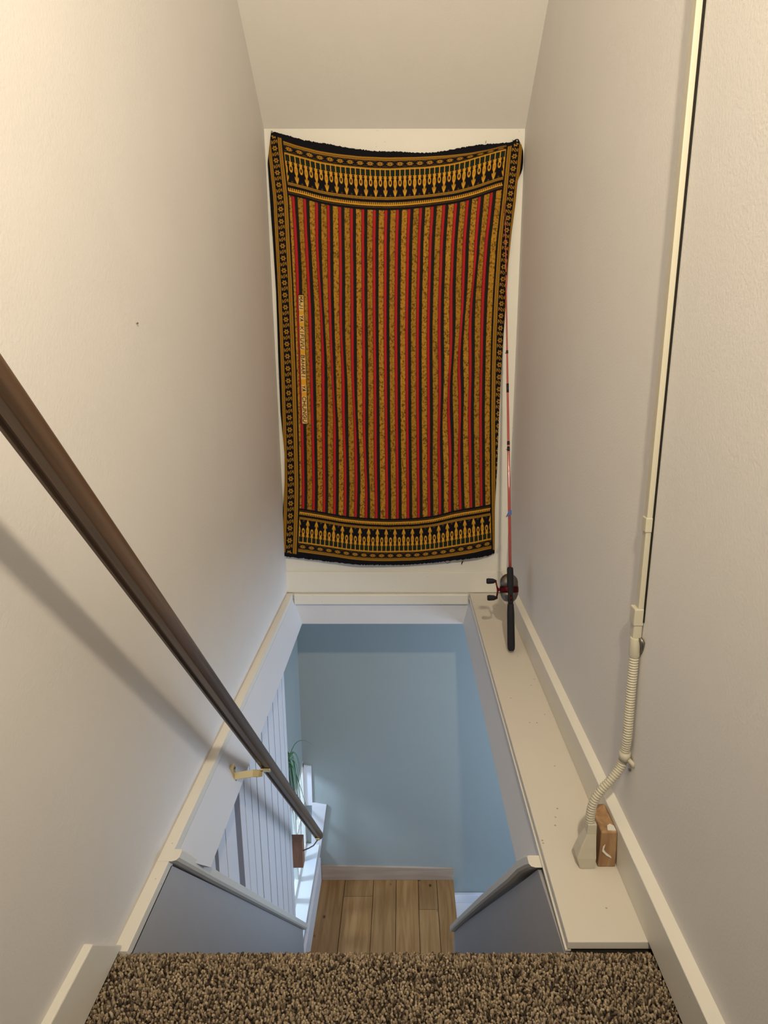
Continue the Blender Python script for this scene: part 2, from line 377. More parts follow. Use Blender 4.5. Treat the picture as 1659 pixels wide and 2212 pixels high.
# plank floor
edges = [-0.600, -0.422, -0.212, -0.048, 0.112, 0.247, 0.372]
pf = MB(); tones = []
def plank(x0, x1, ya, yb, tone):
    n0 = len(pf.f); g = 0.0016
    pf.loft([[(x0+g, ya+g, ZL-0.02), (x1-g, ya+g, ZL-0.02), (x1-g, ya+g, ZL-0.002), (x1-g-0.002, ya+g, ZL), (x0+g+0.002, ya+g, ZL), (x0+g, ya+g, ZL-0.002)],
             [(x0+g, yb-g, ZL-0.02), (x1-g, yb-g, ZL-0.02), (x1-g, yb-g, ZL-0.002), (x1-g-0.002, yb-g, ZL), (x0+g+0.002, yb-g, ZL), (x0+g, yb-g, ZL-0.002)]])
    tones.append((len(pf.v), tone))
for i in range(6):
    x0, x1 = edges[i], edges[i+1]
    js = {1: [3.72], 4: [3.61]}.get(i, [])
    cuts = [3.03]+js+[YB-0.015]
    for j in range(len(cuts)-1):
        plank(x0, x1, cuts[j], cuts[j+1], (0.92, 1.0, 0.95, 1.05, 1.0, 0.9)[i]*(1.0 if j == 0 else 0.82))
# stand knots in as small dark recess marks are in the material
me = bpy.data.meshes.new('floor'); me.from_pydata(pf.v, [], pf.f); me.materials.append(M['pine'])
ca = me.color_attributes.new('tone', 'FLOAT_COLOR', 'POINT'); k0 = 0
buf = np.ones((len(pf.v), 4), 'f')
for k1, t in tones: buf[k0:k1, :3] = t; k0 = k1
ca.data.foreach_set('color', buf.ravel())
fo = bpy.data.objects.new('floor', me); C.objects.link(fo); tag(fo, 'worn pine plank floor at the bottom of the stairs', kind='structure')
bm = bmesh.new(); bm.from_mesh(me); bmesh.ops.recalc_face_normals(bm, faces=bm.faces); bm.to_mesh(me); bm.free()
struct(MB().box((-0.612, 3.03, ZL-0.12), (0.372, YB, ZL-0.021)), 'floor_base', M['gap'], 'dark subfloor in the joints of the plank floor')
lb = MB(); z0 = at(690, 1897, 'Y', YB-0.016).z; z1 = at(690, 1862, 'Y', YB-0.016).z
lb.loft([[(-0.594, YB-0.016, ZL-0.001), (0.368, YB-0.016, ZL-0.001), (0.373, YB-0.016, ZL+0.100), (-0.594, YB-0.016, ZL+0.125)],
         [(-0.594, YB, ZL-0.001), (0.368, YB, ZL-0.001), (0.373, YB, ZL+0.100), (-0.594, YB, ZL+0.125)]])
struct(lb, 'baseboard_far_lower', M['bare'], 'bare wood baseboard at the foot of the blue-grey wall', 0.002)
# step down to the right of the plank floor
st = MB().box((0.374, 3.07, -3.3), (1.0, YB-0.002, -2.69)).box((0.374, YB-0.03, -2.69), (0.62, YB-0.003, -2.62))
struct(st, 'floor_step', M['board'], 'white step going down beside the right edge of the plank floor', 0.004)
struct(MB().box((1.0, 1.0, -3.45), (2.3, YB, -3.35)), 'floor_lower', M['pine'], 'floor of the room below')

# staircase, hidden below the landing edge from here
sc_ = MB(); n = 12; run = (3.20-YE)/n; rise = -ZL/n
poly = [(YE-0.045, -0.22)]
for i in range(1, n):
    poly += [(YE-0.03+run*(i-1)+0.0, -rise*i), (YE-0.03+run*i, -rise*i)]
poly = [(YE-0.03, ZL+0.001)]+poly[1:]+[(YE-0.03+run*(n-1), ZL+0.001)]
struct(prismX(poly, -0.584, lambda y, z: gx(y, z)-0.002), 'staircase', M['carpetbase'], 'steep brown carpeted stairs going down below the landing edge')

# ------------------------------------------------------------------ carpet (one uncountable pile)
def carpet():
    x0, x1 = XL+0.006, 0.532
    sp = 0.0052
    V = []; Fc = []; Col = []
    # under-surface with a rolled nose
    prof = [(0.45, -0.012), (YE-0.04, -0.012), (YE-0.018, -0.016), (YE-0.004, -0.028), (YE+0.002, -0.05), (YE-0.004, -0.10), (YE-0.03, -0.20)]
    base = MB()
    for a, b in zip(prof[:-1], prof[1:]):
        base.add([(x0, a[0], a[1]), (x1, a[0], a[1]), (x1, b[0], b[1]), (x0, b[0], b[1])], [(0, 1, 2, 3)])
    V += base.v; Fc += base.f; Col += [(0.035, 0.026, 0.017)]*len(base.v)
    # arc length samples
    pts = []; 
    P = [Vector(p) for p in prof]
    for a, b in zip(P[:-1], P[1:]):
        L = (b-a).length; t = (b-a)/L; nrm = Vector((-t.y, t.x)); nrm = nrm if nrm.dot(Vector((0.5, 1))) > 0 else -nrm
        s = 0
        while s < L:
            pts.append((a+t*s, nrm)); s += sp
    xs = np.arange(x0, x1, sp)
    pal = [(0.30, 0.225, 0.135), (0.24, 0.18, 0.11), (0.34, 0.26, 0.165), (0.18, 0.13, 0.08), (0.10, 0.07, 0.042), (0.06, 0.04, 0.026), (0.28, 0.21, 0.14), (0.22, 0.165, 0.10)]
    for p, nrm in pts:
        if p.x < 0.70: continue
        for x in xs:
            px_ = x+random.uniform(-.4, .4)*sp; py = p+Vector((nrm.y, -nrm.x))*random.uniform(-.4, .4)*sp
            base3 = Vector((px_, py.x, py.y)); n3 = Vector((0, nrm.x, nrm.y))
            d = (n3+Vector((random.uniform(-.55, .55), random.uniform(-.55, .55), random.uniform(-.3, .2)))).normalized()
            h = random.uniform(0.009, 0.0145); r = sp*random.uniform(0.5, 0.75)
            u = d.cross(Vector((0.3, 0.9, 0.1))).normalized(); v = d.cross(u); tw = random.uniform(0, 6.28)
            k = len(V)
            col = random.choice(pal); f = random.uniform(0.8, 1.2)
            for lev, (hh, rr) in enumerate(((0, 0.55), (0.6, 1.0), (0.92, 0.75))):
                for j in range(4):
                    a = tw+lev*0.7+j*math.pi/2
                    V.append(tuple(base3+d*h*hh+(u*math.cos(a)+v*math.sin(a))*r*rr))
                    Col.append(tuple(c*f*1.25*(0.9+0.1*lev) for c in col))
            V.append(tuple(base3+d*h)); Col.append(tuple(c*f*1.3 for c in col))
            for lev in range(2):
                for j in range(4):
                    Fc.append((k+lev*4+j, k+lev*4+(j+1) % 4, k+(lev+1)*4+(j+1) % 4, k+(lev+1)*4+j))
            for j in range(4): Fc.append((k+8+j, k+8+(j+1) % 4, k+12))
    me = bpy.data.meshes.new('carpet'); me.from_pydata(V, [], Fc); me.materials.append(M['carpet'])
    ca = me.color_attributes.new('tuft', 'FLOAT_COLOR', 'POINT')
    buf = np.ones((len(V), 4), 'f'); cc = np.array(Col); lum = cc.mean(1, keepdims=True); buf[:, :3] = (cc*.85+lum*.15)*.97+.009; ca.data.foreach_set('color', buf.ravel())
    me.polygons.foreach_set('use_smooth', [True]*len(me.polygons))
    o = bpy.data.objects.new('carpet', me); C.objects.link(o)
    tag(o, 'brown speckled cut-pile carpet covering the landing in the foreground', 'carpet', kind='stuff')
carpet()

# ------------------------------------------------------------------ printed cloth
def interp(pts, q):
    p = np.array(pts, float); return np.interp(q, p[:, 0], p[:, 1])
def sm(pts, q, r=14):
    return (interp(pts, q-r)+2*interp(pts, q)+interp(pts, q+r)+interp(pts, q-r/2)+interp(pts, q+r/2))/6
XLE = [(283, 586), (300, 583.5), (351, 578), (420, 583), (521, 590), (630, 596.5), (781, 601.6), (889, 606), (980, 615), (1040, 615), (1098, 612), (1130, 610.5), (1165, 611), (1198, 614)]
XRE = [(300, 1118), (314, 1126), (328, 1130), (350, 1130), (367, 1128), (390, 1118), (435, 1114), (503, 1105), (571, 1098), (639, 1094.5), (717, 1088), (800, 1083), (898, 1078), (1006, 1074), (1097, 1069), (1194, 1068)]
YT = [(578, 283), (586, 283), (600, 288), (620, 293), (660, 304), (710, 312), (760, 321), (804, 327), (860, 328.5), (900, 331), (938, 330.5), (976, 323), (1034, 313), (1075, 310), (1104, 308), (1112, 302), (1118, 300), (1131, 302)]
YBm = [(610, 1198), (614, 1198), (640, 1202), (704, 1209), (769, 1215), (840, 1217), (880, 1217), (918, 1214), (960, 1209), (1015, 1202), (1050, 1199), (1068, 1194), (1080, 1193)]
FL = [(280, 611), (310, 612), (430, 625.5), (522, 630), (600, 634), (727, 639), (800, 642), (900, 645), (1050, 648.5), (1100, 648), (1200, 645)]
FR = [(290, 1097), (323, 1092.5), (411, 1084), (522, 1072), (639, 1064.5), (717, 1061), (800, 1059), (900, 1057.5), (1039, 1058), (1100, 1059), (1200, 1061)]
FT = [(611, 420), (625, 423), (660, 431), (690, 440), (714, 445), (762, 451.5), (800, 454.5), (840, 455.5), (879, 453.5), (937, 447), (984, 440), (1025, 430), (1067, 415), (1084, 409)]
LT = [(600, 301), (611, 304), (640, 314), (686, 326), (730, 333), (777, 338.5), (840, 341), (898, 340), (957, 336.5), (1015, 332), (1050, 326), (1092, 315)]
BT = [(611, 329), (640, 337), (690, 351), (740, 359), (790, 364), (840, 366), (918, 362.5), (976, 355), (1003, 348.5), (1050, 334.5), (1092, 322.5)]
FB = [(640, 1095), (647, 1096.5), (688, 1102.5), (736, 1111.5), (785, 1116.5), (840, 1119.6), (898, 1117.6), (937, 1113), (976, 1102.5), (1010, 1096), (1044, 1091), (1060, 1088)]
LB = [(640, 1189), (700, 1196.5), (760, 1204), (800, 1207.5), (850, 1209), (900, 1208), (950, 1202), (1000, 1194), (1062, 1183)]
GOLD = np.array(lin(206, 150, 44)[:3]); MGOLD = np.array(lin(160, 116, 36)[:3]); DGOLD = np.array(lin(112, 82, 26)[:3])
RED = np.array(lin(168, 34, 38)[:3]); GRN = np.array(lin(26, 29, 22)[:3]); BLK = np.array(lin(13, 13, 20)[:3]); BGRN = np.array(lin(24, 36, 28)[:3])
GLYPH = {'M': [(0,0,0,1),(0,1,.5,.4),(.5,.4,1,1),(1,1,1,0)], 'A': [(0,0,.5,1),(.5,1,1,0),(.2,.38,.8,.38)], 'J': [(.9,1,.9,.25),(.9,.25,.6,0),(.6,0,.2,.05),(.2,.05,.05,.3)],
 'I': [(.5,0,.5,1)], 'Y': [(0,1,.5,.5),(1,1,.5,.5),(.5,.5,.5,0)], 'K': [(0,0,0,1),(0,.4,1,1),(.3,.58,1,0)], 'F': [(0,0,0,1),(0,1,1,1),(0,.52,.8,.52)],
 'U': [(0,1,0,.25),(0,.25,.3,0),(.3,0,.7,0),(.7,0,1,.25),(1,.25,1,1)], 'V': [(0,1,.5,0),(.5,0,1,1)], 'B': [(0,0,0,1),(0,1,.8,.95),(.8,.95,.85,.6),(.85,.6,0,.52),(.85,.5,1,.2),(1,.2,.8,0),(.8,0,0,0)],
 'H': [(0,0,0,1),(1,0,1,1),(0,.5,1,.5)], 'R': [(0,0,0,1),(0,1,.85,.95),(.85,.95,.9,.6),(.9,.6,0,.48),(.5,.48,1,0)], 'C': [(1,.8,.7,1),(.7,1,.3,1),(.3,1,0,.7),(0,.7,0,.3),(0,.3,.3,0),(.3,0,.7,0),(.7,0,1,.2)],
 'N': [(0,0,0,1),(0,1,1,0),(1,0,1,1)], 'G': [(1,.8,.7,1),(.7,1,.3,1),(.3,1,0,.7),(0,.7,0,.3),(0,.3,.3,0),(.3,0,.7,0),(.7,0,1,.25),(1,.25,1,.5),(1,.5,.6,.5)]}
WORDS = [('MAJI', 640.5, 671), ('YA', 681.5, 696), ('KIFUVU', 706, 755.5), ('BAHARI', 767, 818.5), ('YA', 833, 846.5), ('CHUNGU', 857, 914)]
def seg(px, py, x0, y0, x1, y1):
    dx, dy = x1-x0, y1-y0; t = np.clip(((px-x0)*dx+(py-y0)*dy)/(dx*dx+dy*dy+1e-9), 0, 1)
    return np.hypot(px-x0-t*dx, py-y0-t*dy)
def vnoise(x, y, s):
    r = np.random.default_rng(s).random((256, 256)); xi = np.floor(x).astype(int); yi = np.floor(y).astype(int); fx = x-xi; fy = y-yi
    fx = fx*fx*(3-2*fx); fy = fy*fy*(3-2*fy); g = lambda a, b: r[a % 256, b % 256]
    return (g(xi, yi)*(1-fx)+g(xi+1, yi)*fx)*(1-fy)+(g(xi, yi+1)*(1-fx)+g(xi+1, yi+1)*fx)*fy
def rows(col, m, p, wv, fr, vpx):
    """border rows. fr: 0 at field edge .. 1 outer lines; p: 0..21 motif coordinate across"""
    def put(mask, c): mask = mask & m; col[mask] = c
    d1 = (fr > .045) & (fr < .06) & ((p*6) % 1 < .5); put(d1, DGOLD)
    put((fr > .08) & (fr < .105), GOLD); put((fr >= .105) & (fr < .145) & ((p*5) % 1 < .52), GOLD)
    put((fr > .20) & (fr < .217), MGOLD); put((fr > .226) & (fr < .247), MGOLD)
    q = (p % 1)                      # one cup motif per unit
    b2 = (p*2) % 1                   # two bars per unit
    # arrow flower centred at q=0 (wrap)
    qc = np.minimum(q, 1-q)
    o = (fr > .255) & (fr < .63)
    put(o & (qc < .045), GOLD)
    put(o & (fr < .38) & (np.abs(qc-(fr-.262)*1.7) < .05) & (qc < .19), GOLD)
    put(o & (fr > .34) & (fr < .45) & (qc < .045+.045*(np.sin(fr*260) > 0)), GOLD)
    # cup: dark block is the ground; small striped fan under the cup
    cc = np.abs(q-.5)
    put((fr > .255) & (fr < .30) & (cc < (.30-fr)*3.2) & ((fr*300) % 1 < .5), DGOLD)
    # ovals, two per unit
    bc = np.abs(b2-.5) if False else np.minimum(b2, 1-b2)
    ec = np.where(qc < .25, .500, .520); eh = np.where(qc < .25, .098, .075)
    e = np.hypot(bc/.33, (fr-ec)/eh)
    put((e < 1.0) & (e > .50), GOLD)
    put((fr > .585) & (fr < .645) & (bc < .30+.1*np.sin(fr*200)), GOLD)
    put((fr > .585) & (fr < .61) & (bc > .26) & (bc < .34), BLK)
    bars = (fr > .64) & (fr < .765)
    put(bars, BGRN*1.0); put(bars & (bc < .085), GOLD); put(bars & (bc >= .085) & (bc < .15), BLK)
    put((fr > .765) & (fr < .785), GOLD); put((fr > .79) & (fr < .80), MGOLD)
    # florets
    fe = np.hypot((q-.5)/.36, (fr-.873)/.042); ang = np.arctan2((fr-.873)*7, (q-.5))
    put((fe < .75+.25*np.cos(ang*8)) & (fe > .22), MGOLD*1.15)
    put((qc < .2) & (np.abs(np.abs(fr-.873)-.045) < .006) & ((q*40) % 1 < .5), DGOLD)
    put((fr > .935) & (fr < .955), MGOLD); put((fr > .965) & (fr < .995), MGOLD)
def side(col, m, s, y):
    """side border; s: distance in px outward from the field edge"""
    def put(mask, c): mask = mask & m; col[mask] = c
    def stripe(a, b):
        put((s > a) & (s < b), MGOLD); put((s > a+1.6) & (s < b-1.6) & ((y/3.2) % 1 < .42), DGOLD); put((s > (a+b)/2-.5) & (s < (a+b)/2+.5), DGOLD*.8)
    stripe(3.6, 11.2)
    stripe(27.5, 34.0)
    sc = s-19.4; per = 26.4; q = (y % per); a = q-7
    r = np.hypot(sc, a*1.0); th = np.arctan2(a, sc)
    put((r < 4.6+1.3*np.cos(6*th)) & (r > 1.9), MGOLD*1.1)
    a2 = q-19.5
    put((np.abs(sc-a2*.8-2.2) < 1.0) & (np.abs(a2) < 4.5), MGOLD); put((np.abs(sc-a2*.8+2.2) < 1.0) & (np.abs(a2) < 4.5), MGOLD)
    put((np.abs(np.abs(sc)-5.6) < .8) & (np.abs(a2) < 2.6), MGOLD)
def shade(px, py):
    col = np.tile(BLK, px.shape+(1,)).astype(float)
    # stripe shifts that follow the folds
    fl = sm(FL, py); frr = sm(FR, py)
    ft = sm(FT, px); fb_ = sm(FB, px); bt = sm(BT, px, 8); lt = sm(LT, px, 8); lb_ = sm(LB, px)
    u = (px-fl)/(frr-fl); inx = (u > 0) & (u < 1)
    fld = inx & (py > ft) & (py < fb_)
    uu = u.copy()
    for (xa, ya, xb, yb2, amp, wd) in FOLDS:
        t = np.clip((py-ya)/(yb2-ya), 0, 1); xc = xa+(xb-xa)*t; env = np.sin(np.pi*np.clip((py-ya+30)/(yb2-ya+60), 0, 1))
        dd = (px-xc)/wd; uu = uu+amp*.35*env*np.tanh(dd)*np.exp(-dd*dd*.10)/440*np.where((py > ya-30) & (py < yb2+30), 1, 0)
    P = uu*18.19+0.27; ph = P % 1
    n = vnoise(px*.62, py*.42+px*.15, 3)*.62+vnoise(px*.33+9, py*.33, 4)*.38
    var = np.where((np.floor(P).astype(int) % 2) == 0, 1.0, .86)[..., None]
    gold = MGOLD[None]*(.50+1.05*n[..., None])*var
    gold = np.where((n < .36)[..., None], DGOLD*.75, gold)
    g = fld & (ph < .445); col[g] = gold[g]
    col[fld & (ph > .49) & (ph < .715)] = RED
    col[fld & (ph > .755) & (ph < .955)] = GRN
    p = u*22
    # top rows
    up = np.where(py > bt, (ft-py)/(ft-bt+1e-6)*.787, .787+(bt-py)/np.maximum(bt-lt, 8)*.213)
    top = inx & (py < ft) & (py > np.minimum(lt, bt-0))
    rows(col, top, p, None, up, px)
    dn = (py-fb_)/(lb_-fb_)
    rows(col, inx & (py > fb_) & (dn < 1), p, None, dn, px)
    yt = sm(YT, px, 6); yb3 = sm(YBm, px, 6)
    sv = (py > yt+9) & (py < yb3-8)
    side(col, sv & (px < fl), fl-px, py+3); side(col, sv & (px > frr), px-frr, py+11)
    # writing panel
    xl = np.interp(py, [636, 916], [645.0, 653.5]); wdt = np.interp(py, [636, 916], [10.8, 11.4])
    s = (px-xl)/wdt; pan = (py > 636) & (py < 916.5) & (s > -.12) & (s < 1.14)
    col[pan] = BLK*1.5
    inn = (py > 638) & (py < 914.8) & (s > .02) & (s < 1.0); col[inn] = GOLD*1.05
    PALE = np.array(lin(216, 178, 112)[:3])
    for wd_, a, b in WORDS:
        k = len(wd_); sp = (b-a)/k; inw = inn & (py > a-1.5) & (py < b+.5); col[inw] = PALE
        for i, ch in enumerate(wd_):
            la = a+i*sp; lw = sp*.70
            for (x0, y0_, x1, y1_) in GLYPH[ch]:
                d = seg(py, s*11, la+x0*lw+y0_*1.0, 1.9+y0_*7.2, la+x1*lw+y1_*1.0, 1.9+y1_*7.2)
                col[inn & (d < .78)] = BLK*.7
    return col
FOLDS = [(668, 470, 725, 800, 9, 9), (690, 640, 748, 1010, 11, 9), (706, 560, 800, 1060, 8, 10), (1040, 500, 985, 800, 9, 9), (1000, 640, 940, 980, 9, 10), (1010, 820, 962, 1110, 7, 9), (770, 900, 800, 1110, 5, 10), (645, 450, 665, 640, 6, 7)]
def cloth():
    NX, NY = 600, 1010
    s, t = np.meshgrid(np.linspace(0, 1, NX), np.linspace(0, 1, NY))
    y = 300+900*t; x = 600+480*s
    for _ in range(14):
        yc = np.clip(y, 283, 1198)
        xl = sm(XLE, yc, 4); xr = sm(XRE, np.maximum(yc, 300), 4); x = xl+(xr-xl)*s
        yt = sm(YT, x, 4); yb2 = sm(YBm, x, 4)
        y = yt+(yb2-yt)*t
    fr = (vnoise(x*.35, x*0, 8)-.5)*2.2+(vnoise(x*1.1, x*0, 9)-.5)*1.6
    y = y+fr*np.clip(1-t*14, 0, 1)-fr*np.clip((t-1)*14+1, 0, 1)*.8
    col = np.zeros(x.shape+(3,))
    dx, dy = .82*.33, .9*.33
    for i in (-1, 0, 1):
        for j in (-1, 0, 1): col += shade(x+i*dx, y+j*dy)
    col /= 9
    # relief: distance from the wall in metres
    off = .012+.006*(vnoise(x/120, y/160, 21)-.5)+.004*(vnoise(x/45, y/90, 22)-.5)+.0012*(vnoise(x/14, y/16, 23)-.5)
    for (xa, ya, xb, yb2, amp, wd) in FOLDS:
        tt = np.clip((y-ya)/(yb2-ya), 0, 1); xc = xa+(xb-xa)*tt; env = np.sin(np.pi*np.clip((y-ya+20)/(yb2-ya+40), 0, 1))
        dd = (x-xc)/wd
        off += amp*.0011*env*np.exp(-dd*dd)*np.where(dd > 0, np.exp(-dd*1.2), 1)
    off += .005*np.exp(-((x-850)/70)**2-((y-860)/50)**2)*(1+.6*np.sin(x/11.0+y/21.0))
    off += .010*np.exp(-((x-1040)/60)**2-((y-(338-(x-1000)*.25))/7)**2)     # tuck in the upper right
    off += .012*np.exp(-((x-1118)/9)**2-((y-345)/35)**2)
    off += .030*np.clip((t-.72)/.28, 0, 1)**2*(.75+.25*np.sin(x/38.0))*np.clip((1085-x)/60, 0, 1)
    edge = np.minimum(s, 1-s)*480
    off -= .004*np.exp(-edge/5); off = np.maximum(off, .0035)
    # pixel grid to the wall plane
    zdir = -math.sin(PITCH)*F+math.cos(PITCH)*(CY-y); ydir = math.cos(PITCH)*F+math.sin(PITCH)*(CY-y); xdir = x-CX
    k = (YF-.010)/ydir
    V = np.stack([xdir*k, (YF-.004)-off, H+zdir*k], -1).reshape(-1, 3)
    idx = np.arange(NX*NY).reshape(NY, NX)
    Q = np.stack([idx[:-1, :-1], idx[1:, :-1], idx[1:, 1:], idx[:-1, 1:]], -1).reshape(-1, 4)
    me = bpy.data.meshes.new('hanging_cloth')
    me.vertices.add(len(V)); me.vertices.foreach_set('co', V.astype('f').ravel())
    me.loops.add(Q.size); me.loops.foreach_set('vertex_index', Q.ravel().astype('i'))
    me.polygons.add(len(Q)); me.polygons.foreach_set('loop_start', (np.arange(len(Q))*4).astype('i')); me.polygons.foreach_set('loop_total', np.full(len(Q), 4, 'i'))
    me.update(); me.polygons.foreach_set('use_smooth', np.ones(len(Q), bool)); me.materials.append(M['cloth'])
    ca = me.color_attributes.new('print', 'FLOAT_COLOR', 'POINT')
    buf = np.ones((len(V), 4), 'f'); buf[:, :3] = col.reshape(-1, 3); ca.data.foreach_set('color', buf.ravel())
    o = bpy.data.objects.new('hanging_cloth', me); C.objects.link(o)
    tag(o, 'large black, gold and red striped printed cloth pinned on the end wall', 'wall hanging')
    # loose threads at the lower hem and pins at the top corners
    for pts in ([(962, 1206), (961, 1213), (966, 1217), (972, 1214), (973, 1209)], [(1004, 1203), (1000, 1211), (998, 1216)], [(990, 1204), (989, 1209)], [(1049, 310), (1050, 304)], [(1110, 306), (1107, 302)]):
        P = [at(a, b, 'Y', YF-.013-.004*(i % 2)) for i, (a, b) in enumerate(pts)]
        th = MB(); th.tube(P, .0011, 5); th.build('loose_thread', M['thread'], o)
    th = MB(); th.tube([at(999, 1213, 'Y', YF-.014), at(997, 1219, 'Y', YF-.014)], [.0035, .002], 6)
    th.build('thread_knot', M['thread'], o)
    for (a, b) in ((588, 285), (1117, 304)):
        p = at(a, b, 'Y', YF-.02)
        pn = MB(); pn.tube([p+Vector((0, .018, 0)), p+Vector((0, .004, 0))], .0012, 6); pn.tube([p+Vector((0, .003, 0)), p], [.0045, .0035], 10)
        pn.build('pin', M['steel'], o)
cloth()

# ------------------------------------------------------------------ handrail
RX = -0.46
rp = Vector((RX, 0.735, 1.189)); rd = Vector((0, 0.661, -0.750)); rn = Vector((0, 0.750, 0.661))
def rail_pt(y): return rp+rd*((y-rp.y)/rd.y)
def build_rail():
    root = empty('handrail', rail_pt(2.95), 'long dark brown wooden handrail descending along the left wall', 'handrail')
    prof = []
    R = .0235
    for k in range(96):
        a = 2*math.pi*k/96; x = math.cos(a)*R; b = math.sin(a)*R*1.05
        # flat underside with two shallow grooves
        b = max(b, -R*.80)
        prof.append([x, b])
    pr = []
    for x, b in prof:
        if b <= -R*.79 and abs(x+.0055) < .0042: b += .0050*(1-((x+.0055)/.0046)**2)**.5
        pr.append((x, b))
    m = MB()
    a, bq = rail_pt(0.25), rail_pt(2.945)
    rings = []
    for q, s in ((0, 1), (1, 1)):
        base = a if q == 0 else bq
        rings.append([base+Vector((x, 0, 0))+rn*b for x, b in pr])
    rings.append([bq+rd*.006+Vector((x*.85, 0, 0))+rn*b*.85 for x, b in pr])
    m.loft(rings, True)
    o = m.build('rail', M['rail'], root)
    Rm = Matrix(((1, 0, 0), (0, rn.y, rd.y), (0, rn.z, rd.z))).to_4x4(); Rm.translation = rp
    o.data.transform(Rm.inverted()); o.matrix_basis = Rm
    es = o.modifiers.new('edge', 'EDGE_SPLIT'); es.split_angle = math.radians(38)
    # rail underside groove strip: thin dark line
    # upper bracket, screwed to the floor edge
    br = MB(); 
    pb = rail_pt(1.875)-rn*.0235
    pl = Vector((-0.562, 1.835, -0.118))
    br.box((-0.574, 1.826, -0.150), (-0.557, 1.846, -0.088))
    bo = br.build('bracket', M['brass'], root, bevel=.0012)
    arm = MB()
    path = [Vector((-.563, 1.836, -.128)), Vector((-.545, 1.838, -.126)), Vector((-.50, 1.845, -.123)), Vector((-.482, 1.850, -.127)), Vector((-.470, 1.856, -.1285))]
    rings = []
    for i, p in enumerate(path):
        t = (path[min(i+1, 4)]-path[max(i-1, 0)]).normalized(); v = Vector((0, .5, .86)); w2 = t.cross(v).normalized()
        rings.append([p+v*.0115+w2*.0018, p+v*.0115-w2*.0018, p-v*.0115-w2*.0018, p-v*.0115+w2*.0018])
    arm.loft(rings); arm.build('arm', M['brass'], bo, bevel=.0008)
    sd = MB(); c = pb
    q = [c+Vector((sx*.016, 0, 0))+rd*sy*.012 for sx, sy in ((-1, -1), (1, -1), (1, 1), (-1, 1))]
    sd.loft([[v-rn*.0035 for v in q], [v+rn*.0035 for v in q]])
    sd.build('saddle', M['brass'], bo, bevel=.0008)
    for sy in (-1, 1):
        sw = MB(); p = Vector((-.556, 1.836, -.119+sy*.023)); sw.tube([p-Vector((.003, 0, 0)), p+Vector((.002, 0, 0))], .0035, 10); sw.build('screw', M['steel'], bo)
    # lower bracket: bent rod from the block to the rail end
    lw = MB(); e = rail_pt(2.925)-rn*.022
    lw.tube([Vector((-.560, 2.985, -1.455)), Vector((-.52, 2.965, -1.42)), Vector((-.488, 2.935, -1.375)), e+Vector((.0, 0, -.004)), e+Vector((.008, -.002, .0))], .0035, 8)
    lo = lw.build('bracket', M['steel'], root)
    pl = MB(); q = [e+Vector((sx*.011, 0, 0))+rd*sy*.016 for sx, sy in ((-1, -1), (1, -1), (1, 1), (-1, 1))]
    pl.loft([[v-rn*.004 for v in q], [v+rn*.002 for v in q]]); pl.build('saddle', M['brass'], lo)
build_rail()
blk = MB().box((-0.640, 2.974, -1.560), (-0.557, 3.030, -1.385))
thing(blk, 'wood_block', M['redwood'], 'reddish brown wood block on the board edge behind the handrail end', 'wood block', .003)

